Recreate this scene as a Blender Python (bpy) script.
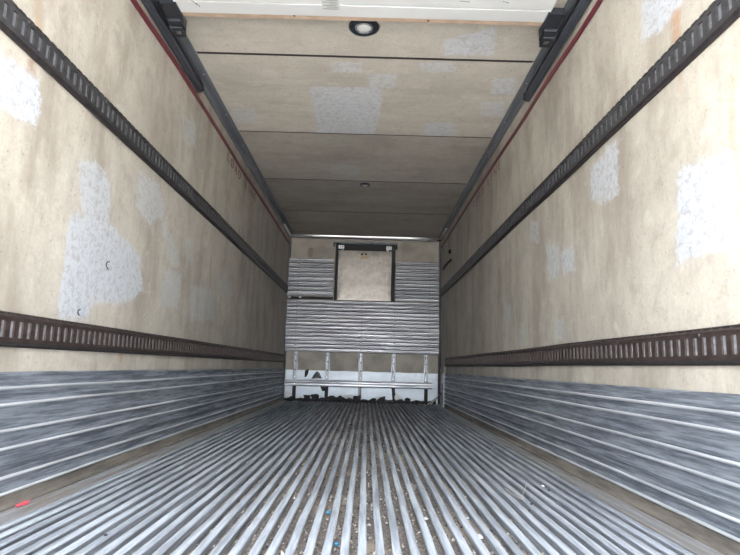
import bpy, bmesh, math, random
import numpy as np
from mathutils import Vector, Matrix, noise

for o in list(bpy.data.objects):
    bpy.data.objects.remove(o, do_unlink=True)
scene = bpy.context.scene
COL = scene.collection
random.seed(7)

# ------------------------------------------------------------------ camera
F_PX, PITCH, YAW, ROLL = 556.5, 0.1596, 0.0012, 0.0272
CAM = np.array([0.08, 0.0, 0.5366])
HW, HT, DEP = 1.23, 2.633, 8.84          # half width, ceiling height, front wall distance
REAR = 0.25                              # where the rear opening stands
_fw = np.array([math.sin(YAW)*math.cos(PITCH), math.cos(YAW)*math.cos(PITCH), math.sin(PITCH)])
_r0 = np.array([math.cos(YAW), -math.sin(YAW), 0.0])
_u0 = np.cross(_r0, _fw)
_rt = math.cos(ROLL)*_r0 + math.sin(ROLL)*_u0
_up = -math.sin(ROLL)*_r0 + math.cos(ROLL)*_u0

def hit(u, v, axis, val):
    """the point where the view ray of a photo pixel meets a wall, floor or ceiling plane"""
    d = _fw + _rt*(u-370)/F_PX - _up*(v-277.5)/F_PX
    t = (val - CAM[axis])/d[axis]
    return CAM + t*d

cam_d = bpy.data.cameras.new('camera')
cam = bpy.data.objects.new('camera', cam_d); COL.objects.link(cam)
cam_d.sensor_width = 36.0
cam_d.lens = F_PX*36.0/740.0
cam_d.clip_start = 0.02; cam_d.clip_end = 500
M = Matrix(((_rt[0], _up[0], -_fw[0], CAM[0]), (_rt[1], _up[1], -_fw[1], CAM[1]), (_rt[2], _up[2], -_fw[2], CAM[2]), (0, 0, 0, 1)))
cam.matrix_world = M
scene.camera = cam

# ------------------------------------------------------------------ light: overcast daylight through the open rear
world = bpy.data.worlds.new('overcast_sky'); scene.world = world
world.use_nodes = True
bg = world.node_tree.nodes['Background']
bg.inputs['Color'].default_value = (0.90, 0.955, 1.0, 1)
bg.inputs['Strength'].default_value = 1.0

sun_d = bpy.data.lights.new('hazy_sun', 'SUN'); sun_d.energy = 4.0; sun_d.angle = math.radians(12); sun_d.color = (1.0, 0.95, 0.88)
sun = bpy.data.objects.new('hazy_sun', sun_d); COL.objects.link(sun)
sun.rotation_euler = Vector((-0.75, -0.12, -0.8)).to_track_quat('-Z', 'Y').to_euler()   # from the side: lights the yard, not the inside

vs = scene.view_settings
vs.view_transform = 'Standard'; vs.look = 'None'; vs.gamma = 1.0
vs.use_curve_mapping = False
vs.exposure = 4.2

# ------------------------------------------------------------------ material helpers
ALB = 0.70          # overall reflectance of the soiled interior
class NT:
    def __init__(self, name):
        self.m = bpy.data.materials.new(name); self.m.use_nodes = True
        self.t = self.m.node_tree; self.n = self.t.nodes; self.l = self.t.links
        self.b = self.n['Principled BSDF']
        self.tc = self.n.new('ShaderNodeTexCoord').outputs['Object']
    def put(self, sock, v):
        if hasattr(v, 'is_linked'): self.l.new(v, sock)
        elif isinstance(v, (tuple, list)) and sock.type == 'RGBA' and len(v) == 3: sock.default_value = (*v, 1)
        else: sock.default_value = v
    def math(self, op, a, b=0.0, c=None, clamp=False):
        n = self.n.new('ShaderNodeMath'); n.operation = op; n.use_clamp = clamp
        self.put(n.inputs[0], a); self.put(n.inputs[1], b)
        if c is not None: self.put(n.inputs[2], c)
        return n.outputs[0]
    def vmath(self, op, a, b):
        n = self.n.new('ShaderNodeVectorMath'); n.operation = op
        self.put(n.inputs[0], a); self.put(n.inputs[1], b)
        return n.outputs['Value'] if op == 'DOT_PRODUCT' else n.outputs[0]
    def noise(self, scale, detail=4, rough=0.55, stretch=(1, 1, 1), off=(0, 0, 0), dist=0.0):
        v = self.vmath('MULTIPLY', self.tc, stretch)
        v = self.vmath('ADD', v, off)
        n = self.n.new('ShaderNodeTexNoise'); n.inputs['Scale'].default_value = scale
        n.inputs['Detail'].default_value = detail; n.inputs['Roughness'].default_value = rough
        n.inputs['Distortion'].default_value = dist
        self.l.new(v, n.inputs['Vector']); return n.outputs['Fac']
    def ramp(self, v, a, b, lo=0.0, hi=1.0):
        n = self.n.new('ShaderNodeMapRange'); n.interpolation_type = 'SMOOTHSTEP'
        self.put(n.inputs[0], v); n.inputs[1].default_value = a; n.inputs[2].default_value = b
        n.inputs[3].default_value = lo; n.inputs[4].default_value = hi
        return n.outputs[0]
    def mix(self, f, a, b):
        n = self.n.new('ShaderNodeMix'); n.data_type = 'RGBA'
        a, b = [tuple(x*ALB for x in q) if isinstance(q, tuple) else q for q in (a, b)]
        self.put(n.inputs[0], f); self.put(n.inputs[6], a); self.put(n.inputs[7], b)
        return n.outputs[2]
    def bump(self, h, strength=0.3, dist=0.01):
        n = self.n.new('ShaderNodeBump'); n.inputs['Strength'].default_value = strength
        n.inputs['Distance'].default_value = dist
        self.l.new(h, n.inputs['Height']); self.l.new(n.outputs[0], self.b.inputs['Normal'])
    def set(self, **k):
        for a, v in k.items():
            self.put(self.b.inputs[{'color': 'Base Color', 'rough': 'Roughness', 'metal': 'Metallic', 'spec': 'Specular IOR Level'}[a]], v)
        return self.m
    def poly(self, pts, ia, ib, soft, warp):
        """mask of a convex patch given by points in two of the object's axes"""
        P = [(p[0], p[1]) for p in pts]
        cx = sum(p[0] for p in P)/len(P); cy = sum(p[1] for p in P)/len(P)
        P.sort(key=lambda p: math.atan2(p[1]-cy, p[0]-cx))
        cur = None
        for i in range(len(P)):
            (x0, y0), (x1, y1) = P[i], P[(i+1) % len(P)]
            nx, ny = (y1-y0), -(x1-x0); L = math.hypot(nx, ny) or 1e-6
            nx /= L; ny /= L
            vec = [0, 0, 0]; vec[ia] = nx; vec[ib] = ny
            d = self.vmath('DOT_PRODUCT', self.tc, tuple(vec))
            d = self.math('SUBTRACT', d, nx*x0+ny*y0)
            cur = d if cur is None else self.math('MAXIMUM', cur, d)
        cur = self.math('ADD', cur, warp)
        return self.ramp(cur, -soft, soft, 1.0, 0.0)

def simple(name, col, rough=0.5, metal=0.0, var=0.25, scale=20, stretch=(1, 1, 1), bump=0.0, dark=None):
    t = NT(name)
    n = t.noise(scale, 5, 0.6, stretch)
    d = dark if dark else tuple(c*(1-var) for c in col)
    t.set(color=t.mix(t.ramp(n, 0.3, 0.7), d, col), rough=rough, metal=metal)
    if bump: t.bump(n, bump, 0.004)
    return t.m

def pix(poly, axis, val):
    out = []
    for u, v in poly:
        p = hit(u, v, axis, val); out.append([p[i] for i in range(3) if i != axis])
    return out

def lining(name, axis, val, patches, stains, base, dirty, streak_axis, pk=1.0):
    t = NT(name)
    ia, ib = [i for i in range(3) if i != axis]
    big = t.noise(1.3, 4, 0.6)
    st = [1, 1, 1]; st[streak_axis] = 0.28
    if axis == 2: st = [0.25, 1, 1]
    streak = t.noise(3.4, 8, 0.68, tuple(st), (3, 1, 7))
    fine = t.noise(70, 4, 0.7)
    mott = t.noise(9, 7, 0.72, (1, 1, 1), (2, 6, 1), 0.5)
    speck = t.noise(26, 5, 0.75, tuple(1.6 if i == streak_axis else 2.2 for i in range(3)), (9, 4, 2), 0.6)
    c = t.mix(t.math('MULTIPLY', t.ramp(streak, 0.42, 0.70), 0.85), base, dirty)
    c = t.mix(t.math('MULTIPLY', t.ramp(big, 0.42, 0.7), 0.35), c, tuple(x*0.72 for x in dirty))
    c = t.mix(t.math('MULTIPLY', t.ramp(fine, 0.38, 0.70), 0.32), c, tuple(x*0.62 for x in base))
    c = t.mix(t.math('MULTIPLY', t.ramp(speck, 0.58, 0.70), 0.6), c, (0.17, 0.15, 0.13))
    c = t.mix(t.math('MULTIPLY', t.ramp(mott, 0.48, 0.70), 0.38), c, tuple(x*0.85 for x in dirty))
    c = t.mix(t.math('MULTIPLY', t.ramp(mott, 0.46, 0.30), 0.45), c, tuple(min(1, x*1.16) for x in base))
    w = t.math('MULTIPLY', t.math('SUBTRACT', t.noise(11, 5, 0.65, (1, 1, 1), (5, 5, 5)), 0.5), 0.10)
    w2 = t.noise(34, 5, 0.7, (1, 1, 1), (1, 8, 3), 0.8)
    w = t.math('ADD', w, t.math('MULTIPLY', t.math('SUBTRACT', w2, 0.5), 0.07))
    mask = None
    for poly, s in patches:
        m = t.poly(pix(poly, axis, val), ia, ib, 0.016, w)
        m = t.math('MULTIPLY', m, s)
        mask = m if mask is None else t.math('MAXIMUM', mask, m)
    pc = t.mix(t.ramp(w2, 0.44, 0.68), tuple(x*pk for x in (0.55, 0.572, 0.615)), tuple(x*pk for x in (0.37, 0.378, 0.405)))
    mask = t.math('MULTIPLY', mask, t.ramp(w2, 0.72, 0.44, 0.62, 1.0))
    c = t.mix(mask, c, pc)
    for poly, s, col in stains:
        m = t.math('MULTIPLY', t.poly(pix(poly, axis, val), ia, ib, 0.02, w), s)
        c = t.mix(m, c, col)
    t.set(color=c, rough=0.62, spec=0.3)
    h = t.math('ADD', t.math('MULTIPLY', fine, 0.5), t.math('MULTIPLY', w2, mask))
    t.bump(h, 0.35, 0.006)
    return t.m

def metal(name, col, dark, rough, axis, scale=30, mtl=0.9, spots=True):
    t = NT(name)
    s = [1, 1, 1]; s[axis] = 0.05
    a = t.noise(scale, 6, 0.7, tuple(s)); s3 = [1, 1, 1]; s3[axis] = 0.25
    b = t.noise(5, 5, 0.6, tuple(s3), (2, 2, 2))
    f = t.math('ADD', t.math('MULTIPLY', a, 0.9), t.math('MULTIPLY', b, 0.2))
    c = t.mix(t.ramp(f, 0.42, 0.68), col, dark)
    if spots:
        s2 = [2.5, 2.5, 2.5]; s2[axis] = 0.8
        k = t.noise(22, 5, 0.75, tuple(s2), (6, 1, 1))
        c = t.mix(t.math('MULTIPLY', t.ramp(k, 0.62, 0.72), 0.45), c, tuple(min(1, x*1.25) for x in col))
    t.set(color=c, rough=t.ramp(f, 0.4, 0.7, rough, rough+0.15), metal=mtl, spec=0.35)
    t.bump(a, 0.15, 0.003)
    return t.m

# ------------------------------------------------------------------ mesh helpers
def meshobj(name, V, Fc, mat, parent=None, smooth=False):
    off = Vector((0, 0, 0))
    if parent is not None:
        off = parent.matrix_world.translation if parent.parent is None else parent.parent.matrix_world.translation + parent.location
        off = Vector(parent.get('_o', (0, 0, 0)))
    me = bpy.data.meshes.new(name)
    me.from_pydata([tuple(Vector(v)-off) for v in V], [], Fc)
    me.validate(); me.update()
    bm = bmesh.new(); bm.from_mesh(me); bmesh.ops.recalc_face_normals(bm, faces=bm.faces); bm.to_mesh(me); bm.free()
    if smooth:
        for p in me.polygons: p.use_smooth = True
    me.materials.append(mat)
    o = bpy.data.objects.new(name, me); COL.objects.link(o)
    o['_o'] = tuple(off)
    if parent is not None: o.parent = parent
    return o

class B:
    """collects shapes for ONE mesh"""
    def __init__(s): s.V = []; s.F = []
    def add(s, V, Fc):
        k = len(s.V); s.V += [tuple(v) for v in V]; s.F += [tuple(i+k for i in f) for f in Fc]; return s
    def box(s, x0, x1, y0, y1, z0, z1, bev=0.0):
        if bev <= 0:
            V = [(x, y, z) for x in (x0, x1) for y in (y0, y1) for z in (z0, z1)]
            return s.add(V, [(0, 1, 3, 2), (4, 6, 7, 5), (0, 4, 5, 1), (2, 3, 7, 6), (0, 2, 6, 4), (1, 5, 7, 3)])
        bm = bmesh.new(); bmesh.ops.create_cube(bm, size=1)
        for v in bm.verts:
            v.co = Vector(((x0+x1)/2+v.co.x*(x1-x0), (y0+y1)/2+v.co.y*(y1-y0), (z0+z1)/2+v.co.z*(z1-z0)))
        bmesh.ops.bevel(bm, geom=bm.edges[:], offset=bev, segments=2, affect='EDGES', profile=0.5)
        bm.verts.index_update()
        V = [v.co[:] for v in bm.verts]; Fc = [[v.index for v in f.verts] for f in bm.faces]; bm.free()
        return s.add(V, Fc)
    def extrude(s, prof, stations, caps=True):
        """closed 2-D profile carried through stations; station = function (a, b) -> (x, y, z)"""
        n = len(prof); V = []; Fc = []
        for st in stations: V += [st(a, b) for a, b in prof]
        for i in range(len(stations)-1):
            for j in range(n):
                k = (j+1) % n
                Fc.append((i*n+j, i*n+k, (i+1)*n+k, (i+1)*n+j))
        if caps: Fc += [tuple(range(n)), tuple((len(stations)-1)*n+j for j in range(n))]
        return s.add(V, Fc)
    def ext_y(s, prof, y0, y1, seg=1):
        return s.extrude(prof, [(lambda a, b, y=y0+(y1-y0)*i/seg: (a, y, b)) for i in range(seg+1)])
    def ext_x(s, prof, x0, x1, seg=1):
        return s.extrude(prof, [(lambda a, b, x=x0+(x1-x0)*i/seg: (x, a, b)) for i in range(seg+1)])
    def ext_z(s, prof, z0, z1, seg=1):
        return s.extrude(prof, [(lambda a, b, z=z0+(z1-z0)*i/seg: (a, b, z)) for i in range(seg+1)])
    def lathe(s, prof, c, axis=2, n=24, sgn=1):
        V = []; Fc = []; m = len(prof)
        for i in range(n):
            a = 2*math.pi*i/n
            for r, h in prof:
                p = [r*math.cos(a), r*math.sin(a), h*sgn]
                if axis == 0: p = [p[2], p[0], p[1]]
                if axis == 1: p = [p[0], p[2], p[1]]
                V.append((c[0]+p[0], c[1]+p[1], c[2]+p[2]))
        for i in range(n):
            for j in range(m-1):
                Fc.append((i*m+j, ((i+1) % n)*m+j, ((i+1) % n)*m+j+1, i*m+j+1))
        for e in (0, m-1):
            if prof[e][0] > 1e-6: Fc.append(tuple(i*m+e for i in range(n)))
        return s.add(V, Fc)
    def tube(s, pts, r, n=6):
        pts = [Vector(p) for p in pts]; V = []; Fc = []
        for i, p in enumerate(pts):
            d = (pts[min(i+1, len(pts)-1)]-pts[max(i-1, 0)]).normalized()
            u = d.cross(Vector((0.13, 0.31, 0.94))).normalized(); w = d.cross(u)
            V += [p+(u*math.cos(2*math.pi*k/n)+w*math.sin(2*math.pi*k/n))*r for k in range(n)]
        for i in range(len(pts)-1):
            for k in range(n): Fc.append((i*n+k, i*n+(k+1) % n, (i+1)*n+(k+1) % n, (i+1)*n+k))
        Fc += [tuple(range(n)), tuple((len(pts)-1)*n+k for k in range(n))]
        return s.add(V, Fc)
    def rock(s, c, size, sub=1, seed=0):
        bm = bmesh.new(); bmesh.ops.create_icosphere(bm, subdivisions=sub, radius=1)
        for v in bm.verts:
            k = 1+0.55*noise.noise(v.co*1.7+Vector((seed*3.1, seed, 0)))
            v.co = Vector((c[0]+v.co.x*size[0]*k, c[1]+v.co.y*size[1]*k, c[2]+v.co.z*size[2]*k))
        bm.verts.index_update()
        V = [v.co[:] for v in bm.verts]; Fc = [[v.index for v in f.verts] for f in bm.faces]; bm.free()
        return s.add(V, Fc)
    def obj(s, name, mat, parent=None, smooth=False): return meshobj(name, s.V, s.F, mat, parent, smooth)

def tag(o, label, cat, group=None):
    o['label'] = label; o['category'] = cat
    if group: o['group'] = group
    return o
def thing(name, label, cat, loc, group=None):
    o = bpy.data.objects.new(name, None); COL.objects.link(o)
    o.location = loc; o.empty_display_size = 0.1; o['_o'] = tuple(loc)
    return tag(o, label, cat, group)
def structure(o, label=None):
    o['kind'] = 'structure'
    if label: o['label'] = label
    return o

# ------------------------------------------------------------------ materials
L_PATCH = [([(-12, 50), (10, 58), (38, 80), (42, 100), (35, 128), (18, 118), (-12, 104)], 1.0),
           ([(80, 160), (100, 165), (112, 185), (110, 222), (82, 224)], 0.85),
           ([(72, 212), (112, 222), (140, 255), (143, 290), (125, 303), (64, 300), (66, 250)], 0.95),
           ([(62, 280), (97, 288), (88, 322), (60, 318)], 0.95),
           ([(140, 172), (160, 185), (165, 215), (150, 224), (136, 205)], 0.6),
           ([(160, 215), (172, 235), (182, 268), (170, 262)], 0.5),
           ([(165, 268), (182, 275), (178, 310), (160, 304)], 0.5),
           ([(183, 115), (197, 125), (196, 150), (184, 142)], 0.55),
           ([(190, 285), (215, 290), (215, 320), (190, 320)], 0.4),
           ([(186, 235), (194, 240), (194, 262), (186, 258)], 0.4),
           ([(221, 272), (229, 275), (229, 300), (221, 298)], 0.45)]
R_PATCH = [([(676, 180), (682, 170), (724, 150), (732, 155), (735, 242), (676, 262)], 1.0),
           ([(590, 168), (616, 138), (618, 195), (604, 204), (590, 198)], 0.8),
           ([(642, -20), (642, 42), (660, 30), (684, 0), (690, -20)], 0.9),
           ([(546, 246), (558, 246), (559, 275), (549, 280)], 0.75),
           ([(560, 252), (572, 247), (574, 268), (563, 275)], 0.85),
           ([(530, 220), (538, 220), (538, 243), (530, 241)], 0.6),
           ([(505, 304), (511, 304), (511, 322), (505, 322)], 0.55),
           ([(519, 330), (525, 330), (525, 345), (519, 345)], 0.55),
           ([(555, 320), (563, 318), (563, 340), (555, 342)], 0.55)]
C_PATCH = [([(445, 40), (496, 27), (495, 55), (445, 55)], 0.8),
           ([(332, 63), (361, 63), (361, 72), (332, 72)], 0.65),
           ([(368, 74), (397, 74), (395, 88), (370, 88)], 0.65),
           ([(310, 87), (383, 88), (379, 112), (374, 135), (318, 134)], 0.85),
           ([(420, 62), (455, 63), (455, 72), (422, 72)], 0.6),
           ([(492, 78), (516, 78), (514, 94), (492, 94)], 0.7),
           ([(482, 102), (505, 102), (504, 116), (482, 116)], 0.6),
           ([(424, 123), (455, 123), (455, 137), (424, 137)], 0.75),
           ([(330, 165), (360, 166), (360, 178), (332, 177)], 0.45),
           ([(232, 109), (256, 109), (256, 123), (234, 123)], 0.5),
           ([(345, 196), (395, 194), (398, 202), (345, 203)], 0.3)]
RUST = (0.42, 0.20, 0.09)
R_STAIN = [([(672, 12), (680, 10), (682, 40), (673, 48)], 0.55, RUST), ([(730, 62), (734, 62), (734, 150), (730, 150)], 0.3, RUST),
           ([(677, 66), (681, 60), (681, 92), (677, 92)], 0.3, RUST)]
L_STAIN = [([(36, -4), (41, -4), (42, 32), (36, 26)], 0.5, (0.45, 0.28, 0.17)), ([(31, 58), (35, 58), (35, 74), (30, 70)], 0.6, (0.30, 0.14, 0.10)),
           ([(120, 352), (123, 352), (123, 362), (120, 362)], 0.6, RUST), ([(79, 304), (86, 304), (86, 320), (79, 320)], 0.25, (0.35, 0.45, 0.6))]
BEIGE = (0.565, 0.52, 0.45); DIRTY = (0.33, 0.285, 0.235)
mat_wall_l = lining('beige_lining_left', 0, -HW, L_PATCH, L_STAIN, BEIGE, DIRTY, 2)
mat_wall_r = lining('beige_lining_right', 0, HW, R_PATCH, R_STAIN, BEIGE, DIRTY, 2)
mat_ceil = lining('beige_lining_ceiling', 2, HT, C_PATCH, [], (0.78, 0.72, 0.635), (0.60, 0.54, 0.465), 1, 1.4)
mat_ceil_mid = lining('midtone_ceiling_lining', 2, HT, C_PATCH[8:9], [], (0.60, 0.55, 0.485), (0.43, 0.39, 0.34), 1, 1.2)  # this and the next: the ceiling lining in darker tones
mat_ceil_dark = lining('dark_ceiling_lining', 2, HT, C_PATCH[10:], [], (0.47, 0.43, 0.38), (0.33, 0.295, 0.255), 1)
mat_front = simple('beige_bulkhead', (0.42, 0.37, 0.31), 0.6, 0, 0.35, 4, (1, 1, 1), 0.1)
mat_dark = simple('dark_backing', (0.012, 0.012, 0.013), 0.7)
mat_skin = simple('white_outer_skin', (0.7, 0.7, 0.7), 0.4)
mat_scuff = metal('scuffed_aluminium', (0.33, 0.36, 0.41), (0.12, 0.135, 0.165), 0.42, 1, 60, 0.35)
mat_bead = metal('worn_bright_aluminium', (0.84, 0.86, 0.89), (0.55, 0.57, 0.61), 0.35, 1, 30, 0.4)
mat_rib = metal('floor_aluminium', (0.51, 0.55, 0.615), (0.24, 0.26, 0.30), 0.58, 1, 26, 0.15)
mat_slat = metal('bulkhead_aluminium', (0.70, 0.70, 0.735), (0.36, 0.365, 0.395), 0.34, 0, 24, 0.7)
mat_trim = metal('grey_ceiling_trim', (0.24, 0.26, 0.29), (0.16, 0.17, 0.20), 0.45, 1, 20, 0.25, False)
mat_bright = metal('bright_cove_aluminium', (0.92, 0.92, 0.94), (0.78, 0.78, 0.80), 0.26, 0, 12, 0.85, False)
mat_rail_lo = simple('rusty_brown_steel', (0.095, 0.072, 0.068), 0.5, 0.55, 0.5, 40, (1, .4, 1), 0.25, (0.055, 0.036, 0.032))
mat_rail_up = simple('dark_grey_steel', (0.085, 0.082, 0.088), 0.5, 0.55, 0.4, 40, (1, .4, 1), 0.2)
mat_rail_edge = simple('dark_rail_lip', (0.05, 0.042, 0.045), 0.55, 0.4, 0.5, 40)
mat_tab = simple('galvanised_backing', (0.42, 0.43, 0.46), 0.45, 0.3, 0.45, 60)
mat_tab_dark = simple('dull_galvanised_backing', (0.26, 0.27, 0.30), 0.45, 0.3, 0.45, 60)
mat_rivet = simple('bright_rivet', (0.8, 0.8, 0.82), 0.3, 0.9, 0.1)
mat_red = simple('maroon_stripe', (0.19, 0.028, 0.045), 0.55, 0, 0.35, 14, (1, 1, 1))
mat_red_worn = simple('worn_red_lettering', (0.20, 0.06, 0.06), 0.6, 0, 0.1, 40, (1, 1, 1), 0, (0.34, 0.25, 0.20))
mat_door = simple('white_painted_plywood', (0.70, 0.71, 0.72), 0.45, 0, 0.1, 6, (0.3, 1, 1), 0.05)
mat_ply = simple('bare_plywood_edge', (0.62, 0.45, 0.33), 0.65, 0, 0.3, 30, (0.4, 1, 1))
mat_navy = simple('navy_black_rubber', (0.022, 0.026, 0.038), 0.42, 0.1, 0.4, 20)
mat_track = simple('blue_grey_track_steel', (0.09, 0.105, 0.13), 0.4, 0.3, 0.4, 20, (1, .2, 1))
mat_lens = simple('frosted_lens', (0.95, 0.95, 0.93), 0.25, 0, 0.1)
mat_bezel = simple('dark_lamp_bezel', (0.05, 0.065, 0.09), 0.35, 0.3, 0.2)
mat_hatch = simple('worn_hatch_panel', (0.40, 0.355, 0.315), 0.40, 0.5, 0.28, 16, (1, 1, 1), 0.1)
mat_blue_sheet = simple('pale_blue_sheet', (0.72, 0.78, 0.86), 0.4, 0.2, 0.2, 6, (0.4, 1, 1), 0.1)
mat_zinc = metal('stud_zinc', (0.50, 0.51, 0.54), (0.20, 0.20, 0.22), 0.45, 2, 20)
mat_charred = simple('dirty_dark_lump', (0.035, 0.032, 0.034), 0.8, 0, 0.6, 30)
mat_white_scrap = simple('white_scrap', (0.75, 0.76, 0.78), 0.5, 0, 0.15, 30)
mat_blue_scrap = simple('blue_plastic', (0.045, 0.20, 0.34), 0.4, 0, 0.2)
mat_red_scrap = simple('red_plastic', (0.75, 0.10, 0.14), 0.5, 0, 0.2)
mat_straw = simple('pale_straw', (0.62, 0.58, 0.50), 0.6, 0, 0.2)
mat_tagyellow = simple('ochre_tag', (0.40, 0.30, 0.14), 0.5, 0, 0.4, 60)
mat_paper = simple('grey_sticker_paper', (0.60, 0.61, 0.60), 0.6, 0, 0.1)
mat_ink = simple('faded_ink', (0.26, 0.27, 0.27), 0.7)
mat_bronze = simple('small_brown_plate', (0.24, 0.19, 0.15), 0.5, 0.2, 0.2)
t = NT('yard_concrete'); n = t.noise(0.8, 6, 0.6); t.set(color=t.mix(n, (0.68, 0.66, 0.63), (0.84, 0.82, 0.79)), rough=0.85); mat_ground = t.m
t = NT('gritty_floor_dirt')
a_ = t.noise(130, 5, 0.75); b_ = t.noise(3, 4, 0.6, (1, .5, 1)); c_ = t.noise(45, 5, 0.75, (1, 0.6, 1), (4, 4, 4))
c = t.mix(t.ramp(a_, 0.35, 0.7), (0.13, 0.115, 0.105), (0.46, 0.40, 0.36))
c = t.mix(t.ramp(b_, 0.5, 0.65), c, (0.52, 0.43, 0.36))
c = t.mix(t.ramp(c_, 0.55, 0.68), c, (0.07, 0.065, 0.065))
t.set(color=c, rough=0.85); t.bump(a_, 0.8, 0.01); mat_dirt = t.m
t = NT('dirt_crumbs')
g = t.noise(40, 2, 0.5, (1, 1, 1))
c = t.mix(t.ramp(g, 0.42, 0.5), (0.12, 0.105, 0.10), (0.42, 0.36, 0.31))
c = t.mix(t.ramp(g, 0.57, 0.61), c, (0.72, 0.66, 0.60))
t.set(color=c, rough=0.85); mat_crumb = t.m
t = NT('brown_gutter_dirt'); g = t.noise(14, 5, 0.7, (1, 0.12, 1)); t.set(color=t.mix(t.ramp(g, 0.35, 0.65), (0.08, 0.07, 0.062), (0.22, 0.19, 0.16)), rough=0.75); mat_gutter = t.m
t = NT('dirty_edge_extrusion'); g = t.noise(10, 5, 0.7, (2, 0.1, 1))
t.set(color=t.mix(t.ramp(g, 0.4, 0.65), (0.42, 0.43, 0.46), (0.30, 0.26, 0.22)), rough=0.5, metal=0.4); mat_edge = t.m

# ------------------------------------------------------------------ the setting
o = structure(B().box(-60, 60, -60, 60, -1.45, -1.25).obj('ground', mat_ground), 'grey concrete yard outside the trailer')

FZ = -0.034
floor = structure(B().box(-HW-0.05, HW+0.05, REAR, DEP+0.05, -0.16, FZ).obj('floor', mat_dirt), 'ribbed aluminium trailer floor with dirt in the grooves')
PITCH_R = 0.0528
prof = [(-.0134, -.003), (-.0108, 0), (-.004, 0.0004), (.004, 0.0004), (.0108, 0), (.0134, -.003), (.0131, -.0065), (.0032, -.009), (.0036, -.0345), (-.0036, -.0345), (-.0032, -.009), (-.0131, -.0065)]
for k in range(-22, 20):
    xc = 0.08 + PITCH_R*k
    sts = []
    N = 90
    ph = random.random()*50
    for i in range(N+1):
        y = REAR + 0.02 + (DEP-REAR-0.03)*i/N
        dx = 0.0035*noise.noise(Vector((y*0.9, ph, 0))) + 0.003*noise.noise(Vector((y*3.1, ph, 4)))
        dz = -abs(0.004*noise.noise(Vector((y*1.6, ph, 9))))
        sts.append(lambda a, b, y=y, dx=dx, dz=dz: (xc+a+dx, y, b+dz if b > -0.02 else b))
    B().extrude(prof, sts).obj('floor_rib', mat_rib, floor)
for s in (-1, 1):
    xi = 1.10 if s < 0 else 1.112
    p = [(s*(HW-0.012), FZ), (s*(HW-0.012), -0.004), (s*1.165, -0.002), (s*1.160, -0.007), (s*1.152, -0.007), (s*1.147, -0.002), (s*(xi+0.004), -0.001), (s*xi, -0.005), (s*xi, FZ)]
    B().ext_y(p, REAR+0.02, DEP-0.01, 4).obj('edge_extrusion', mat_edge, floor)

def wavy_wall(side, mat, name):
    NY, NZ = 150, 50
    V = []; Fc = []
    for i in range(NY+1):
        y = REAR + (DEP+0.0-REAR)*i/NY
        for j in range(NZ+1):
            z = FZ + (HT-FZ)*j/NZ
            d = 0.006*(0.5+noise.noise(Vector((y*0.8, z*1.2, side*5)))) + 0.002*noise.noise(Vector((y*4, z*4, side*3)))
            V.append((side*(HW+max(0.0, d)), y, z))
    for i in range(NY):
        for j in range(NZ):
            a = i*(NZ+1)+j; Fc.append((a, a+1, a+NZ+2, a+NZ+1))
    k = len(V)
    xo = side*(HW+0.05)
    V += [(xo, REAR, FZ), (xo, REAR, HT), (xo, DEP, HT), (xo, DEP, FZ)]
    Fc.append((k, k+1, k+2, k+3))
    Fc.append([i for i in range(NZ+1)] + [k+1, k])
    Fc.append([NY*(NZ+1)+i for i in range(NZ+1)] + [k+2, k+3])
    Fc.append([i*(NZ+1)+NZ for i in range(NY+1)] + [k+2, k+1])
    Fc.append([i*(NZ+1) for i in range(NY+1)] + [k+3, k])
    return structure(meshobj(name, V, Fc, mat, None, False))
wl = wavy_wall(-1, mat_wall_l, 'wall_left'); wl['label'] = 'beige stained lining of the left trailer wall'
wr = wavy_wall(1, mat_wall_r, 'wall_right'); wr['label'] = 'beige stained lining of the right trailer wall'
for w in (wl, wr):
    for p in w.data.polygons: p.use_smooth = len(p.vertices) == 4 and p.area < 1
wf = structure(B().box(-HW-0.05, HW+0.05, DEP, DEP+0.06, FZ, HT).obj('wall_front', mat_front), 'beige front bulkhead of the trailer')
ceil = structure(B().box(-HW-0.05, HW+0.05, REAR, DEP+0.06, HT+0.006, HT+0.08).obj('ceiling', mat_dark), 'beige panelled trailer ceiling')
seams = [REAR, 0.96, 2.24, 3.525, 4.806, 6.10, 7.40, DEP]
for i in range(len(seams)-1):
    g0 = 0.008 if abs(seams[i]-3.525) < .01 else 0.003
    g1 = 0.008 if abs(seams[i+1]-3.525) < .01 else 0.003
    NX, NY = 24, 12
    V = []; Fc = []
    ya, yb = seams[i]+(g0 if i else 0), seams[i+1]-(g1 if i < len(seams)-2 else 0)
    for a in range(NX+1):
        for b in range(NY+1):
            x = -HW+2*HW*a/NX; y = ya+(yb-ya)*b/NY
            e = min(b, NY-b)/NY*2
            V.append((x, y, HT-0.001*noise.noise(Vector((x*1.3, y*1.9, 3)))*min(1, e)))
    for a in range(NX):
        for b in range(NY):
            q = a*(NY+1)+b; Fc.append((q, q+1, q+NY+2, q+NY+1))
    k = len(V); zt = HT+0.0055
    V += [(-HW, ya, zt), (-HW, yb, zt), (HW, yb, zt), (HW, ya, zt)]
    Fc += [(k, k+1, k+2, k+3), [b for b in range(NY+1)]+[k+1, k], [NX*(NY+1)+b for b in range(NY+1)]+[k+2, k+3],
           [a*(NY+1) for a in range(NX+1)]+[k+3, k], [a*(NY+1)+NY for a in range(NX+1)]+[k+2, k+1]]
    po = meshobj('ceiling_panel', V, Fc, mat_ceil if yb < 4.9 else (mat_ceil_mid if yb < 6.2 else mat_ceil_dark), ceil)  # lining tone steps darker towards the front bulkhead
    if i:
        sw_ = 0.009 if abs(seams[i]-3.525) < .01 else 0.004
        B().box(-1.14, 1.155, seams[i]-sw_, seams[i]+sw_, HT-0.0035, HT+0.0055).obj('seam_strip', mat_rail_edge, ceil)
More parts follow.
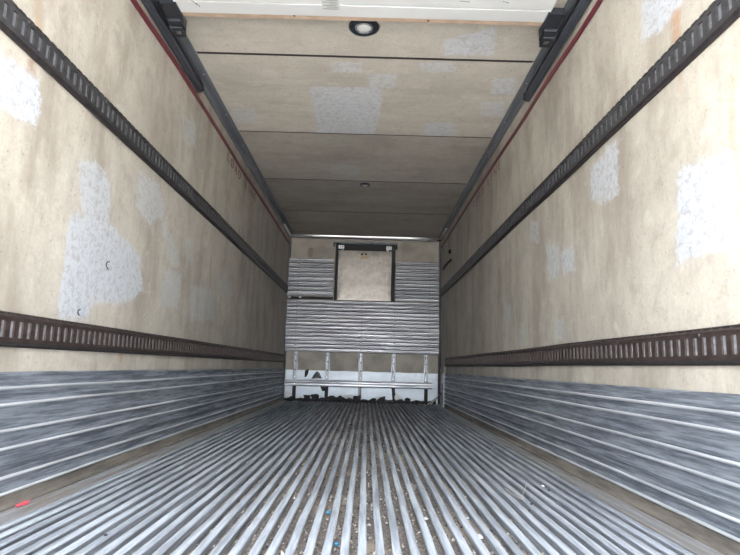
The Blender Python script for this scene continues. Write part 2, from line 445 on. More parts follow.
# rear frame around the opening (behind the view)
structure(B().box(-HW-0.05, HW+0.05, REAR-0.08, REAR, HT-0.16, HT+0.08, 0.01).obj('trim_5', mat_bright), 'rear door header of the trailer')
for s, nm in ((-1, 'trim_6'), (1, 'trim_7')):
    structure(B().box(min(s*(HW-.02), s*(HW+.05)), max(s*(HW-.02), s*(HW+.05)), REAR-0.08, REAR, -0.16, HT-0.16, 0.008).obj(nm, mat_bright))

# ceiling edge trims with rivets
for s, nm in ((-1, 'trim_1'), (1, 'trim_2')):
    xi = 1.146 if s < 0 else 1.165
    p = [(s*(HW-0.001), HT-0.006), (s*xi, HT-0.006), (s*xi, HT-0.010), (s*(HW-0.014), HT-0.011), (s*(HW-0.006), HT-0.018), (s*(HW-0.005), HT-0.055), (s*(HW-0.001), HT-0.055)]
    tr = structure(B().ext_y(p, REAR+0.03, DEP-0.06, 4).obj(nm, mat_trim), 'grey riveted metal strip along the ceiling edge')
    y = 0.5
    while y < DEP-0.3:
        B().lathe([(0.0, -0.0035), (0.004, -0.003), (0.0065, 0), ], (s*(xi+0.03), y, HT-0.0102), 2, 8).obj('rivet', mat_rivet, tr)
        y += 0.66
    # bright moulding at the far end of the strip
    p2 = [(s*(HW-0.001), HT-0.012), (s*(HW-0.03), HT-0.012), (s*(HW-0.03), HT-0.016), (s*(HW-0.012), HT-0.034), (s*(HW-0.001), HT-0.036)]
    B().ext_y(p2, 8.1, DEP-0.05, 2).obj('moulding', mat_bright, tr)
# cove at ceiling / front wall
p = [(DEP-0.001, HT-0.001)] + [(DEP-0.001-0.050*math.cos(math.pi/2*i/8), HT-0.001-0.058*math.sin(math.pi/2*i/8)) for i in range(9)]
structure(B().ext_x(p, -HW+0.002, HW-0.002, 6).obj('trim_3', mat_bright, None, True), 'bright aluminium cove where ceiling meets front bulkhead')
for s, nm in ((-1, 'trim_4'), (1, 'trim_8')):
    x1 = s*(HW-0.001)
    p = [(x1, DEP-0.001), (s*(HW-0.035), DEP-0.001), (s*(HW-0.033), DEP-0.008), (s*(HW-0.008), DEP-0.03), (x1, DEP-0.035)]
    structure(B().ext_z(p, 0.0, HT-0.065, 4).obj(nm, mat_zinc), 'vertical metal moulding in the front corner')

# ------------------------------------------------------------------ corrugated scuff panels
for s, side in ((-1, 'left'), (1, 'right')):
    yend = DEP-0.04 if s < 0 else 8.24
    th = thing('scuff_panel', f'corrugated scuffed aluminium kick panel along the foot of the {side} wall', 'wall panel', (s*HW, REAR+.02, 0.0), 'corrugated kick panels along the walls')
    xs = lambda d: s*(HW-d)
    # sheet: gently coved bands between the beads
    zb = [0.484, 0.425, 0.367, 0.274, 0.210, 0.155, 0.105, 0.050, 0.0]
    pr = [(xs(0.0005), 0.0), (xs(0.0005), 0.484), (xs(0.006), 0.484)]
    for i in range(len(zb)-1):
        a, b = zb[i], zb[i+1]
        pr += [(xs(0.010), a-(a-b)*0.15), (xs(0.006), a-(a-b)*0.5), (xs(0.0115), b+(a-b)*0.12)]
    pr += [(xs(0.012), 0.0)]
    B().ext_y(pr, REAR+0.02, yend, 8).obj('sheet', mat_scuff, th)
    for zc in (0.425, 0.367, 0.274, 0.210, 0.155, 0.105, 0.050):
        h = 0.0055 if zc != 0.155 else 0.003
        d0 = 0.008
        p = [(xs(d0-.004), zc+h*1.5), (xs(d0+0.006), zc+h), (xs(d0+0.011), zc+h*.4), (xs(d0+0.011), zc-h*.4), (xs(d0+0.006), zc-h), (xs(d0-.004), zc-h*1.6)]
        sts = []
        for i in range(41):
            y = REAR+0.02+(yend-REAR-0.02)*i/40
            dz = 0.0025*noise.noise(Vector((y*1.1, zc*40, s)))
            sts.append(lambda a, b, y=y, dz=dz: (a, y, b+dz))
        B().extrude(p, sts).obj('rib', mat_bead if zc != 0.155 else mat_scuff, th, True)
    p = [(xs(0.0118), 0.0), (xs(0.0118), 0.043), (xs(0.015), 0.040), (xs(0.021), 0.012), (xs(0.036), 0.003), (xs(0.036), -0.0035), (xs(0.0125), -0.0035)]
    B().ext_y(p, REAR+0.02, yend, 6).obj('dirt_strip', mat_gutter, th)

# ------------------------------------------------------------------ slotted logistic tracks
def slotted_rail(s, z0, z1, mat, label, yend, wob):
    th = thing('logistic_track', label, 'cargo track', (s*HW, REAR+.03, z0), 'slotted cargo tracks on the walls')
    h = z1-z0; zc = (z0+z1)/2+0.001
    P_ = 0.0517; sw = 0.0235; sh = 0.060
    d_face, d_in = 0.019, 0.0155
    y = REAR+0.05
    b = B()
    def W(y): return wob*noise.noise(Vector((y*0.8, s*2, z0*9)))
    za, zd = z0+0.018, z1-0.020
    zb_, zc_ = zc-sh/2, zc+sh/2
    ys = []
    while y + P_ < yend:
        ys.append(y); y += P_
    def quad(ya, yb, zlo, zhi, d):
        x = s*(HW-d); b.add([(x, ya, zlo+W(ya)), (x, yb, zlo+W(yb)), (x, yb, zhi+W(yb)), (x, ya, zhi+W(ya))], [(0, 1, 2, 3)])
    for y in ys:
        a0, a1 = y+(P_-sw)/2, y+(P_+sw)/2
        quad(y, y+P_, za, zb_, d_face); quad(y, y+P_, zc_, zd, d_face)
        quad(y, a0, zb_, zc_, d_face); quad(a1, y+P_, zb_, zc_, d_face)
        X0, X1 = s*(HW-d_face), s*(HW-0.0125)
        for ya in (a0, a1):
            b.add([(X0, ya, zb_+W(ya)), (X0, ya, zc_+W(ya)), (X1, ya, zc_+W(ya)), (X1, ya, zb_+W(ya))], [(0, 1, 2, 3)])
        for zz in (zb_, zc_):
            b.add([(X0, a0, zz+W(a0)), (X0, a1, zz+W(a1)), (X1, a1, zz+W(a1)), (X1, a0, zz+W(a0))], [(0, 1, 2, 3)])
    b.obj('slotted_face', mat, th)
    y0, y1 = ys[0], ys[-1]+P_
    def run(prof, name, m):
        n = 50
        B().extrude(prof, [(lambda a, c, y=y0+(y1-y0)*i/n: (s*(HW-a), y, c+W(y))) for i in range(n+1)]).obj(name, m, th)
    run([(0.0008, zd+.001), (d_face, zd), (d_face+0.001, zd+0.004), (0.010, z1-0.006), (0.009, z1), (0.0008, z1)], 'upper_flange', mat)
    run([(0.0008, za-.001), (d_face, za), (d_face+0.001, za-0.004), (0.010, z0+0.007), (0.009, z0), (0.0008, z0)], 'lower_flange', mat_rail_edge)
    run([(0.0008, zb_-.004), (0.0008, zc_+.004), (0.0125, zc_+.004), (0.0125, zb_-.004)], 'backing_strip', mat_tab if z0 < 1 else mat_tab_dark)
    rb = B()
    for y in ys:
        rb.box(min(s*(HW-0.0125), s*(HW-0.008)), max(s*(HW-0.0125), s*(HW-0.008)), y+0.004, y+0.036, z1-0.012+W(y), z1-0.001+W(y))
    q = rb.obj('flange_teeth', mat_rail_edge, th); q['kind'] = 'stuff'
    for i in range(7, len(ys), 12):
        y = ys[i]
        B().lathe([(0.0, -0.006), (0.005, -0.005), (0.008, 0)], (s*(HW-d_face), y, z1-0.024+W(y)), 0, 8, s).obj('bolt', mat_rail_edge, th)
slotted_rail(-1, 0.573, 0.699, mat_rail_lo, 'rusty brown slotted cargo track low on the left wall', DEP-0.05, 0.003)
slotted_rail(1, 0.573, 0.699, mat_rail_lo, 'rusty brown slotted cargo track low on the right wall', 8.26, 0.003)
slotted_rail(-1, 1.664, 1.792, mat_rail_up, 'dark grey slotted cargo track high on the left wall', DEP-0.05, 0.006)
slotted_rail(1, 1.664, 1.792, mat_rail_up, 'dark grey slotted cargo track high on the right wall', 8.78, 0.006)

# ------------------------------------------------------------------ maroon load line stripes with lettering
def text_mesh(body, size):
    cu = bpy.data.curves.new('lettering_curve', 'FONT'); cu.body = body; cu.size = size; cu.extrude = 0.0008
    cu.align_x = 'CENTER'; cu.space_character = 1.25
    tmp = bpy.data.objects.new('tmp', cu); COL.objects.link(tmp)
    bpy.context.view_layer.update()
    me = bpy.data.meshes.new_from_object(tmp.evaluated_get(bpy.context.evaluated_depsgraph_get()))
    V = [v.co[:] for v in me.vertices]; Fc = [tuple(p.vertices) for p in me.polygons]
    bpy.data.objects.remove(tmp); bpy.data.meshes.remove(me)
    return V, Fc
stripe_px = {-1: [(133, 0), (148, 22), (165, 45), (179, 68), (200, 98), (218, 127), (229, 147), (242, 170), (261, 197.6), (288, 240)],
             1: [(600, 0), (582, 30), (560, 61), (540, 92), (522, 122), (503, 150), (487, 175), (470, 200), (457.5, 221), (441, 246)]}
for s, side in ((-1, 'left'), (1, 'right')):
    pts = [hit(u, v, 0, s*(HW-0.003)) for u, v in stripe_px[s]]
    ys = np.array([p[1] for p in pts]); zs = np.array([p[2] for p in pts])
    zs = np.clip(zs, 2.41, 2.472)
    ys = np.concatenate([[REAR+.05], ys]); zs = np.concatenate([[zs[0]], zs])
    yy = np.linspace(REAR+.05, DEP-0.05, 160)
    zz = np.interp(yy, ys, zs); zz = np.convolve(np.pad(zz, 5, 'edge'), np.ones(11)/11, 'valid')
    th = thing('load_line_stripe', f'maroon load line stripe running along the top of the {side} wall', 'stripe', (s*HW, REAR+.05, 2.42), 'maroon load line stripes')
    p = [(0.001, -0.022), (0.0028, -0.0215), (0.0032, 0.0), (0.0028, 0.0215), (0.001, 0.022)]
    B().extrude(p, [(lambda a, c, y=float(y), z=float(z): (s*(HW-a), y, z+c)) for y, z in zip(yy, zz)]).obj('band', mat_red, th)
    for q, chx in enumerate('LOAD LINE'):
        if chx == ' ': continue
        V, Fc = text_mesh(chx, 0.115)
        yq = 5.42-s*(q-4)*0.150
        zc = float(np.interp(yq, yy, zz))-0.125
        # on the left wall the text runs away from the viewer, on the right wall towards the viewer
        V = [(s*(HW-0.0015-v[2]), yq-s*v[0]*1.35, zc+v[1]) for v in V]
        meshobj('letter', V, Fc, mat_red_worn, th)

# ------------------------------------------------------------------ ceiling lights
def ceiling_light(x, y, r, label):
    th = thing('ceiling_light', label, 'ceiling light', (x, y, HT-0.003), 'round ceiling lights')
    z = HT-0.003
    B().lathe([(r, 0), (r, -0.006), (r*0.9, -0.013), (r*0.62, -0.014), (r*0.60, -0.004), (r*0.5, 0)], (x, y, z), 2, 32).obj('bezel', mat_bezel, th, True)
    B().lathe([(r*0.58, -0.002), (r*0.57, -0.014), (r*0.50, -0.019), (r*0.47, -0.016), (r*0.45, -0.002)], (x, y, z), 2, 32).obj('lens_ring', mat_tab, th, True)
    B().lathe([(0, -0.022), (r*0.2, -0.021), (r*0.38, -0.018), (r*0.47, -0.012), (r*0.47, -0.002), (0, -0.001)], (x, y, z), 2, 32).obj('lens', mat_lens, th, True)
ceiling_light(0.004, 3.175, 0.096, 'round dark-rimmed dome light half hidden by the raised white door')
ceiling_light(0.0, 6.215, 0.062, 'small round dome light far down the middle of the ceiling')

# ------------------------------------------------------------------ raised roll-up door, tracks
ZD, DW = 2.500, 1.045
YE = 2.938
th = thing('roll_up_door', 'white painted roll-up door raised flat under the ceiling', 'door', (0, (REAR+YE)/2, ZD))
door = th
pan = [YE, 2.79, 2.38, 1.97, 1.56, 1.15, 0.74, 0.40]
for i in range(len(pan)-1):
    y1, y0 = pan[i]-(0.045 if i == 0 else 0.003), pan[i+1]+0.003
    po = B().box(-DW, DW, y0, y1, ZD, ZD+0.022, 0.003).obj('panel', mat_door, th)
    if i == 0:
        B().box(-DW, DW, YE-0.046, YE-0.008, ZD+0.002, ZD+0.020, 0.002).obj('bare_edge', mat_ply, th)
        for (u, v) in ((294.5, 17), (428, 22)):
            q = hit(u, v, 2, ZD)
            B().lathe([(0, -0.0025), (0.005, -0.002), (0.006, 0.003)], (q[0], q[1]-0.01, ZD), 2, 10).obj('bolt_head', mat_dark, th)
    if i:
        for x in (-0.95, -0.32, 0.32, 0.95):
            B().box(x-0.03, x+0.03, pan[i]-0.05, pan[i]+0.05, ZD+0.0215, ZD+0.026, 0.001).obj('hinge', mat_zinc, th)
# information sticker on the end panel, unreadable small print
q0 = hit(321, 0, 2, ZD); q1 = hit(340, 10, 2, ZD)
sk = B().box(q0[0], q1[0], q0[1]-0.06, q1[1], ZD-0.0012, ZD+.001).obj('sticker', mat_paper, door)
x0, x1 = q0[0]+0.008, q1[0]-0.008
yb = q1[1]-0.008
for i, wd in enumerate((1.0, .75, .9, .55, .95, .8, .6)):
    B().box(x1-(x1-x0)*wd if i % 2 else x0, x1 if i % 2 else x0+(x1-x0)*wd, yb-0.014*i-0.005, yb-0.014*i, ZD-0.0018, ZD-0.001).obj('print_line', mat_ink, sk)
# scuff mark on the door, dark scratches
for (u0, v0, u1, v1) in ((191, 0, 197, 5), (196, 3, 200, 7), (460, 1, 470, 2), (503, 1.5, 509, 3)):
    a = hit(u0, v0, 2, ZD-0.0006); b = hit(u1, v1, 2, ZD-0.0006)
    B().tube([a, (a+b)/2+np.array([0.004, 0, 0]), b], 0.0022, 5).obj('scratch', mat_ink, door)

for s, side in ((-1, 'left'), (1, 'right')):
    # roller bracket and rubber stop at the door corner (parts of the door)
    xs = lambda d: s*d
    def bx(x0, x1, *a, **k): return B().box(min(s*x0, s*x1), max(s*x0, s*x1), *a, **k)
    B().extrude([(1.03, 2.80), (1.03, 2.93), (1.055, 3.02), (1.12, 3.02), (1.12, 2.80)],
                [(lambda a, c, z=z, k=k: (s*(a+k*0.0), c, z)) for z, k in ((ZD-0.012, 0), (ZD+0.03, 0))]).obj('corner_plate', mat_navy, door)
    bx(1.045, 1.125, 2.93, 3.035, ZD-0.03, ZD+0.045, 0.008).obj('rubber_stop', mat_navy, door)
    bx(1.075, 1.135, 3.02, 3.12, ZD-0.016, ZD+0.03, 0.006).obj('roller_bracket', mat_navy, door)
    bx(1.06, 1.12, 2.985, 2.997, ZD-0.036, ZD-0.029, 0.001).obj('stop_rib', mat_track, door)
    bx(1.085, 1.115, 3.045, 3.075, ZD-0.020, ZD-0.0155, 0.001).obj('bracket_plate', mat_zinc, door)
    B().lathe([(0, -0.010), (0.016, -0.010), (0.020, -0.005), (0.020, 0.005), (0.016, 0.010), (0, 0.010)], (s*1.150, 3.08, ZD+0.022), 0, 14).obj('roller', mat_track, door)
    # track channel
    tt = thing('door_track', f'dark blue-grey steel roll-up door track below the {side} ceiling edge', 'door track', (s*1.19, REAR+.05, 2.50), 'roll-up door tracks')
    yend = 3.86
    zt = 2.545
    c = [(1.224, zt+.022), (1.224, zt-.034), (1.178, zt-.034), (1.178, zt-.022), (1.182, zt-.022), (1.182, zt-.030), (1.219, zt-.030), (1.219, zt+.018), (1.182, zt+.018), (1.182, zt+.010), (1.178, zt+.010), (1.178, zt+.022)]
    def st(y, k): return lambda a, b: (s*(1.224-(1.224-a)*k), y, zt-.034+(b-zt+.034)*1.0)
    B().extrude(c, [st(REAR+.05, 1), st(1.5, 1), st(3.1, 1), st(yend-0.10, 1), st(yend-0.04, 0.85), st(yend, 0.5)]).obj('channel', mat_track, tt)
    B().box(min(s*1.205, s*1.223), max(s*1.205, s*1.223), 2.2, yend-0.02, zt-0.046, zt-0.0345, 0.002).obj('lip', mat_track, tt)
    B().lathe([(0, -.024), (.018, -.024), (.027, -.018), (.027, .018), (.018, .024), (0, .024)], (s*1.202, yend-.02, zt-.006), 0, 16).obj('end_stop', mat_navy, tt)
    for y in (0.9, 1.9, 2.9, 3.6):
        B().box(min(s*1.224, s*1.2295), max(s*1.224, s*1.2295), y-0.03, y+0.03, zt-0.034, zt+0.03, 0.002).obj('mounting_tab', mat_zinc, tt)

# ------------------------------------------------------------------ front bulkhead: slats, hatch, studs, sheet
Y0 = DEP
def slat_panel(x0, x1, z0, z1, n, label):
    th = thing('slat_panel', label, 'wall panel', ((x0+x1)/2, Y0-0.014, z0), 'corrugated aluminium panels on the front bulkhead')
    h = (z1-z0)/n
    for i in range(n):
        a = z0+i*h
        yb = Y0-0.016
        e = random.uniform(-.004, .004); dy = random.uniform(0, .002)
        p = [(yb, a+.001), (yb-0.008-dy, a+.003), (yb-0.013-dy, a+h*.10), (yb-0.008-dy, a+h*.30), (yb-0.007-dy, a+h*.42), (yb-0.012-dy, a+h*.52), (yb-0.012-dy, a+h*.60), (yb-0.007-dy, a+h*.70), (yb-0.006-dy, a+h*.88), (yb-0.009-dy, a+h-.003), (yb, a+h-.0015)]
        k = 12
        sts = []
        for j in range(k+1):
            x = x0+e+(x1-x0)*j/k
            d = 0.004*noise.noise(Vector((x*2.1, i*1.3+z0*5, 2)))
            sts.append(lambda a_, b_, x=x, d=d: (x, a_+(d if a_ < yb else 0), b_))
        B().extrude(p, sts).obj('slat', mat_slat, th)
    for x in np.arange(x0+0.14, x1-0.05, 0.5):
        B().box(x-.006, x+.006, Y0-.0155, Y0-.001, z0+.01, z1-.01).obj('furring_strip', mat_zinc, th)
    for xr in [x for x in (-1.06, -0.02, 0.5, 1.05) if x0+.05 < x < x1-.05]:
        for i in range(n):
            B().lathe([(0, -0.004), (0.006, -0.003), (0.008, 0)], (xr, Y0-0.0225, z0+(i+0.80)*h), 1, 6).obj('screw', mat_rail_edge, th)
    return th
slat_panel(-1.225, -0.500, 1.635, 2.245, 8, 'corrugated aluminium slat panel left of the bulkhead hatch')
slat_panel(0.505, 1.195, 1.578, 2.225, 11, 'corrugated aluminium slat panel right of the bulkhead hatch')
slat_panel(-1.225, 1.205, 0.752, 1.570, 14, 'wide corrugated aluminium slat panel below the bulkhead hatch')
tag(B().ext_x([(Y0-.001, 1.582), (Y0-.035, 1.582), (Y0-.035, 1.588), (Y0-.02, 1.590), (Y0-.012, 1.622), (Y0-.001, 1.624)], -1.21, -0.49).obj('ledge_strip', mat_dark), 'dark narrow ledge under the left upper slat panel', 'ledge')
for x in (-1.205, -1.035):
    B().box(x, x+0.04, Y0-.03, Y0-.018, 1.592, 1.622, 0.002).obj('clip', mat_slat, bpy.data.objects['ledge_strip'])

th = thing('bulkhead_hatch', 'beige metal hatch in a black frame at the middle of the front bulkhead', 'hatch', (0.005, Y0-.03, 1.573))
B().box(-0.475, -0.432, Y0-.060, Y0-.001, 1.573, 2.495, .004).obj('frame_side', mat_dark, th)
B().box(0.436, 0.490, Y0-.060, Y0-.001, 1.573, 2.495, .004).obj('frame_side', mat_dark, th)
B().box(-0.515, 0.520, Y0-.075, Y0-.001, 2.496, 2.525, .003).obj('frame_head', mat_trim, th)
for x in (-0.512, 0.497): B().box(x, x+.020, Y0-.09, Y0-.02, 2.44, 2.50, .003).obj('head_end', mat_navy, th)
B().box(-0.431, 0.439, Y0-.012, Y0-.001, 1.573, 2.495).obj('back_plate', mat_dark, th)
# the panel: dished sheet with a rolled rim
V = []; Fc = []; NX, NZ = 20, 20
for i in range(NX+1):
    for j in range(NZ+1):
        x = -0.425+0.855*i/NX; z = 1.577+0.805*j/NZ
        e = min(1, min(i, NX-i, j, NZ-j)/1.5)
        V.append((x, Y0-.050-0.004*e+0.004*noise.noise(Vector((x*4, z*4, 1)))*e, z))
for i in range(NX):
    for j in range(NZ):
        a = i*(NZ+1)+j; Fc.append((a, a+1, a+NZ+2, a+NZ+1))
k = len(V); V += [(-0.425, Y0-.014, 1.577), (-0.425, Y0-.014, 2.382), (0.43, Y0-.014, 2.382), (0.43, Y0-.014, 1.577)]
Fc += [(k, k+1, k+2, k+3), list(range(NZ+1))+[k+1, k], [NX*(NZ+1)+j for j in range(NZ+1)]+[k+2, k+3], [i*(NZ+1) for i in range(NX+1)]+[k+3, k], [i*(NZ+1)+NZ for i in range(NX+1)]+[k+2, k+1]]
meshobj('panel', V, Fc, mat_hatch, th)
for sx in (-1, 1):
    xx = -0.385 if sx < 0 else 0.385
    hg = B().box(xx-0.045, xx+0.045, Y0-.045, Y0-.013, 2.415, 2.470, .006).obj('hinge', mat_bright, th)
    for dx in (-.015, .018): B().lathe([(0, -.004), (.007, -.003), (.009, 0)], (xx+dx, Y0-.045, 2.445), 1, 8).obj('screw', mat_dark, hg)
    B().box(xx-0.02*sx-.02, xx-0.02*sx+.02, Y0-.045, Y0-.013, 2.388, 2.416, .002).obj('hinge_foot', mat_zinc, th)
tg = B().box(-0.065, 0.045, Y0-.060, Y0-.054, 2.245, 2.305, .001).obj('tag_plate', mat_tagyellow, th)
for x in (-.045, .015): B().rock((x, Y0-.064, 2.325), (.022, .006, .018), 1, x*70).obj('latch', mat_dark, th)
tag(B().box(-0.915, -0.84, Y0-.008, Y0-.0005, 2.265, 2.42, .002).obj('wall_plate', mat_bronze), 'small brown plate on bare bulkhead above the left slat panel', 'plate')

# lower bulkhead: pale sheet, studs, channel
sh = thing('liner_sheet', 'pale blue torn sheet low on the front bulkhead behind the studs', 'wall sheet', (0, Y0-.003, 0.0))
V = []; Fc = []; N = 60
for i in range(N+1):
    x = -1.19+2.38*i/N
    top = 0.462+0.006*noise.noise(Vector((x*6, 0, 0))); bot = -0.005
    for z in (bot, 0.15, 0.3, top):
        V.append((x, Y0-.006-0.004*abs(noise.noise(Vector((x*5, z*5, 7)))), z))
for i in range(N):
    for j in range(3): Fc.append((i*4+j, i*4+j+1, i*4+j+5, i*4+j+4))
k = len(V); V += [(v[0], Y0-.001, v[2]) for v in V[:]]
Fc += [tuple(k+i for i in f[::-1]) for f in Fc[:]]
for i in range(N):
    for j in (0, 3): Fc.append((i*4+j, i*4+4+j, k+i*4+4+j, k+i*4+j))
meshobj('sheet', V, Fc, mat_blue_sheet, sh)
def flap(pts, mat, name, d=0.02):
    P = [hit(u, v, 1, Y0-d) for u, v in pts]; n = len(P); c = sum(P)/n
    V = [tuple(p) for p in P]+[(p[0], p[1]+.008, p[2]) for p in P]+[(c[0], c[1]-.02, c[2])]
    Fc = [(i, (i+1) % n, 2*n) for i in range(n)]+[tuple(range(n, 2*n))]+[(i, (i+1) % n, n+(i+1) % n, n+i) for i in range(n)]
    meshobj(name, V, Fc, mat, sh)
flap([(304.5, 377), (305, 370.5), (309, 369), (308, 374), (306, 377)], mat_charred, 'torn_hole')
flap([(311.5, 378.5), (314, 374), (317, 371), (319.5, 373), (322, 378.5)], simple('grey_torn_foam', (.22, .22, .22), .8), 'torn_foam')
flap([(320, 386), (324, 386), (326, 391), (322, 391)], mat_charred, 'torn_hole')
NAMES = ['leftmost', 'second from left', 'middle', 'second from right', 'rightmost']
for i, x in enumerate((-1.04, -0.538, -0.021, 0.497, 1.007)):
    th = thing('wall_stud', f'{NAMES[i]} of the five upright metal studs under the wide slat panel', 'stud', (x, Y0-.03, 0), 'upright studs low on the front bulkhead')
    w = .022
    p = [(x-w-.010, Y0-.0115), (x-w-.010, Y0-.0135), (x-w, Y0-.0145), (x-w+.004, Y0-.040), (x+w-.004, Y0-.040), (x+w, Y0-.0145), (x+w+.010, Y0-.0135), (x+w+.010, Y0-.0115)]
    low = .02
    B().ext_z(p, 0.325, 0.750, 4).obj('hat_section', mat_zinc, th)
    pm = mat_zinc if i == 2 else mat_charred
    B().extrude([(x-w*1.2, Y0-.014), (x-w*1.2, Y0-.048), (x+w*1.2, Y0-.048), (x+w*1.2, Y0-.014)],
                [(lambda a, b, z=z, k=k: (a+k, b, z)) for z, k in ((0.0, .03 if i == 3 else 0), (0.1, .012 if i == 3 else 0), (0.222, 0))]).obj('dirty_foot', pm, th)
    for z in (0.36, 0.47, 0.60, 0.70):
        B().lathe([(0, -.005), (.008, -.004), (.011, 0)], (x+random.uniform(-.006, .006), Y0-.040, z), 1, 8).obj('bolt', mat_rail_edge if z > .4 else mat_rivet, th)
ch = thing('bump_channel', 'horizontal aluminium channel across the studs near the floor', 'channel', (0, Y0-.05, 0.223))
B().ext_x([(Y0-.0415, .226), (Y0-.066, .223), (Y0-.070, .232), (Y0-.062, .240), (Y0-.062, .262), (Y0-.068, .272), (Y0-.062, .282), (Y0-.062, .300), (Y0-.070, .310), (Y0-.066, .322), (Y0-.0415, .320)], -1.19, 1.10, 10).obj('channel', mat_slat, ch)
for x in (-1.04, -0.538, -0.021, 0.497, 1.007):
    B().lathe([(0, -.006), (.009, -.005), (.012, 0)], (x, Y0-.062, .252), 1, 8).obj('bolt', mat_rivet, ch)
# right corner liner where the tracks stop
cl = thing('corner_liner', 'narrow grey corner plate at the far end of the right wall', 'wall panel', (HW-.004, 8.52, 0))
B().box(HW-.010, HW-.0005, 8.27, 8.80, .485, .565).obj('upper_plate', mat_hatch, cl)
B().box(HW-.012, HW-.0005, 8.255, 8.80, .0, .484, .002).obj('lower_plate', mat_scuff, cl)
B().box(HW-.0145, HW-.0115, 8.42, 8.62, .33, .47).obj('pale_patch', mat_white_scrap, cl)
B().box(HW-.022, HW-.0125, 8.27, 8.30, .0, .484, .002).obj('edge_bead', mat_bead, cl)
# black strap hook on the right wall near the front
hk = thing('wall_hook', 'black strap hook on the right wall near the front corner', 'hook', (HW, 8.3, 2.1))
a = hit(443.5, 269, 0, HW-.012); b = hit(451, 260, 0, HW-.012)
B().tube([a, a+(b-a)*.3+np.array([-.012, 0, 0]), a+(b-a)*.7+np.array([-.012, 0, 0]), b], .016, 8).obj('strap', mat_dark, hk)
c_ = hit(450.5, 251.5, 0, HW-.004)
B().lathe([(0, -.03), (.022, -.026), (.03, -.012), (.034, .003)], tuple(c_), 0, 12).obj('stud_knob', mat_dark, hk)
# wire staples stuck in the left wall
for u, v, sz, lb in ((107.5, 265, .019, 'small C-shaped wire staple in the white patch on left wall'), (78, 312, .013, 'small hooked wire staple just above the lower left cargo track')):
    p = hit(u, v, 0, -HW+.002)
    pts = [(p[0]+.004*math.sin(math.pi*i/10), p[1]+.020-sz*2.2*math.sin(math.pi*i/10), p[2]+sz*math.cos(math.pi*i/10)) for i in range(11)]
    tag(B().tube(pts, .0022, 6).obj('wire_staple', mat_dark), lb, 'staple', 'wire staples in the left wall')

# ------------------------------------------------------------------ dirt, scraps and debris
crumbs = B()
for i in range(11000):
    k = random.randint(-22, 18)
    y = 1.3 + 7.3*random.random()**1.7
    gx = 0.08+PITCH_R*(k+.5)+random.uniform(-.018, .018)
    r = random.uniform(.0015, .0050)*(1.7 if random.random() < .12 else 1)
    dens = noise.noise(Vector((gx*2.5, y*1.3, 0)))
    if dens < -.25 and random.random() < .6: continue
    h = random.uniform(.5, 1.3)*r
    a = random.random()*6.3; e = random.uniform(1, 2.4)
    V = []
    for q in range(4):
        an = a+q*math.pi/2+random.uniform(-.4, .4)
        V.append((gx+r*math.cos(an)*(e if q % 2 else 1), y+r*math.sin(an)*(e if q % 2 else 1), FZ+h*.4))
    V += [(gx, y, FZ-.0005), (gx+random.uniform(-.5, .5)*r, y, FZ+h*2)]
    crumbs.add(V, [(0, 1, 5), (1, 2, 5), (2, 3, 5), (3, 0, 5), (1, 0, 4), (2, 1, 4), (3, 2, 4), (0, 3, 4)])
co = crumbs.obj('floor_dirt', mat_crumb); co['kind'] = 'stuff'; tag(co, 'grit and crumbs lying in the grooves of the floor', 'dirt')

def scrap(u, v, size, mat, name, label, cat, z=0.0, group=None, seed=1, sub=1):
    p = hit(u, v, 2, z)
    k = round((p[0]-0.08)/PITCH_R)
    if z < -0.01: k2 = math.floor((p[0]-0.08)/PITCH_R)+.5; x = 0.08+PITCH_R*k2
    else: x = 0.08+PITCH_R*k
    if abs(x) > 1.1: x = p[0]
    o = B().rock((x, p[1], z+size[2]*.75), size, sub, seed).obj(name, mat)
    return tag(o, label, cat, group)
scrap(325.8, 514.5, (.010, .012, .009), mat_blue_scrap, 'blue_scrap', 'small blue plastic cap in a floor groove, farther of the two', 'plastic scrap', FZ+.012, 'blue plastic bits on the floor', 3)
scrap(335.5, 545.8, (.012, .007, .006), mat_blue_scrap, 'blue_scrap', 'bright blue plastic bit at the front edge of the floor', 'plastic scrap', FZ+.012, 'blue plastic bits on the floor', 5)
p = hit(24, 494, 0, -1.178)
tag(B().rock((-1.178, p[1], 0.0045), (.012, .040, .006), 2, 9).obj('red_scrap', mat_red_scrap), 'flat red plastic scrap at the foot of the left wall', 'plastic scrap')
for i, (u, v, sz, lb) in enumerate(((288, 420.5, .014, 'pale paper scrap on the floor ribs left of centre'), (537, 486.5, .012, 'white crumb on the floor beside a black pebble, right side'),
                                  (429, 520, .010, 'round white pebble in a groove right of centre'), (488, 538, .012, 'oblong white pebble near the front edge of the floor'),
                                  (472, 519, .008, 'tiny white chip in a groove near the middle right'), (281, 476.5, .007, 'tiny pale chip on a groove left of the blue cap'),
                                  (433, 427, .014, 'tangled white scrap at far right of the floor'), (428.5, 429, .009, 'small pale flake far down the floor'))):
    scrap(u, v, (sz*.8, sz*(1.5 if i in (0, 3) else 1), sz*.45), mat_white_scrap, 'white_scrap', lb, 'scrap', 0.0008 if i in (0, 1, 5, 6, 7) else FZ+.015, 'white scraps on the floor', i+11)
for i, (u, v, lb) in enumerate(((543.5, 491, 'black pebble beside the white crumb on the right floor'), (526.5, 504.5, 'black pebble near the straw twig'), (111, 536, 'dark pebble in the left front floor'))):
    scrap(u, v, (.006, .008, .004), mat_charred, 'pebble', lb, 'pebble', .0008, 'dark pebbles on the floor', i+31)
def twig(px, label, r=.0016):
    pts = [hit(u, v, 2, .003) for u, v in px]
    tag(B().tube(pts, r, 5).obj('straw_twig', mat_straw), label, 'twig', 'straw twigs on the floor')
twig([(505, 488), (512, 494), (519, 498), (523, 499.5)], 'long curved straw twig lying on the right floor ribs')
twig([(523, 499.5), (522.5, 495), (525, 489), (526.5, 484)], 'short bent straw twig beside the long one')
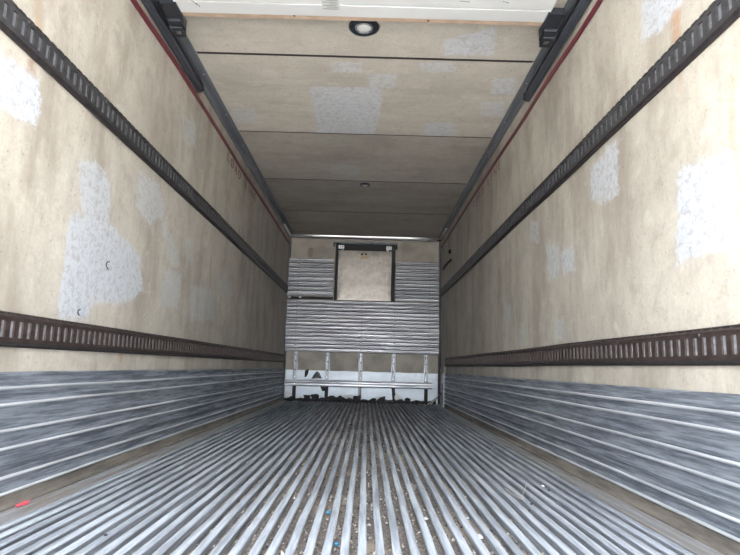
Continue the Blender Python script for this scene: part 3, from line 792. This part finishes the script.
twig([(491, 450), (495, 446), (501, 445), (508, 442)], 'thin pale straw far along the right floor')
# debris heaped against the front bulkhead
ORD = ['first', 'second', 'third', 'fourth', 'fifth', 'sixth', 'seventh', 'eighth', 'ninth', 'tenth', 'eleventh', 'twelfth', 'thirteenth', 'fourteenth', 'fifteenth', 'sixteenth', 'seventeenth', 'eighteenth']
xd = -1.13
HTS = [.055, .04, .085, .11, .06, .08, .085, .045, .10, .05, .07, .095, .05, .055, .085, .06]
for i, hgt in enumerate(HTS):
    wdt = random.uniform(.050, .066)
    x = xd+wdt*1.1; xd = x+wdt*1.15
    b = B().rock((0, 0, 0), (wdt*random.uniform(.75, 1.1), .045, hgt*.62), 2, i*1.7+2)
    b.V = [(x+v[0]+v[2]*random.choice((-.5, .4, .2)), Y0-.185+.02*(i % 2)+v[1], max(-.004, hgt*.42+v[2]+random.uniform(-.010, .010))) for v in b.V]
    tag(b.obj('debris_lump', mat_charred, None), f'{ORD[i]} dark lump from the left along the foot of the front bulkhead', 'debris', 'dark lumps heaped under the front bulkhead')
V = []; Fc = []; N = 240
for i in range(N+1):
    x = -1.185+2.34*i/N
    h = .03+.06*abs(noise.noise(Vector((x*9, 3, 0))))+.03*abs(noise.noise(Vector((x*31, 1, 0))))
    for y, k in ((Y0-.115, -.1), (Y0-.110, .6), (Y0-.092, 1.0), (Y0-.077, .7), (Y0-.072, -.1)):
        V.append((x+random.uniform(-.003, .003), y+random.uniform(-.002, .002), h*k*random.uniform(.85, 1.15)))
for i in range(N):
    for j in range(4): Fc.append((i*5+j, i*5+j+1, i*5+j+6, i*5+j+5))
    Fc.append((i*5, i*5+5, i*5+9, i*5+4))
Fc += [(0, 1, 2, 3, 4), tuple(N*5+j for j in range(5))]
hp = meshobj('dirt_heap', V, Fc, mat_charred); hp['kind'] = 'stuff'; tag(hp, 'ragged dark ridge of dirt along the foot of the front bulkhead', 'dirt')
for i, (u, v, w, h, lb) in enumerate(((288, 395, .10, .09, 'crumpled white plastic scrap in the front left corner'), (318, 398, .07, .05, 'crumpled white plastic scrap between left lumps'), (349, 396, .12, .07, 'crumpled white plastic scrap left of the middle stud'),
                                  (398, 396, .10, .09, 'crumpled white plastic scrap beside the bent stud foot'), (379, 397, .14, .06, 'wide crumpled white scrap right of the middle stud'))):
    p = hit(u, v, 1, Y0-.095)
    tag(B().rock((p[0], Y0-.061, h*.7), (w*.5, .005, h*.85), 3, i+60).obj('plastic_scrap', mat_white_scrap), lb, 'plastic scrap', 'white scraps under the front bulkhead')
for i in range(5):
    x = .98+.02*i
    tag(B().tube([(x, Y0-.34-.015*i, .012), (x+.07, Y0-.32-.015*i, .05+.012*i), (x+.15, Y0-.28-.01*i, .10+.02*i)], .006, 6).obj('loose_strip', mat_white_scrap if i % 2 else mat_dark), ['lowest black', 'lower white', 'middle black', 'upper white', 'topmost black'][i]+' loose strip of the bundle in the front right corner', 'strip', 'loose strips in the front right corner')
for i, (u, v, w, lb) in enumerate(((296, 401.5, .05, 'flat white flake on the floor by the front left corner'), (443, 407, .03, 'flat white flake on the floor by the front right corner'))):
    p = hit(u, v, 2, .002)
    tag(B().rock((p[0], min(p[1], Y0-.3), .006), (w, .03, .007), 2, i+80).obj('floor_flake', mat_white_scrap), lb, 'scrap', 'white flakes at the far end of the floor')
for o in bpy.data.objects:
    if '_o' in o: del o['_o']
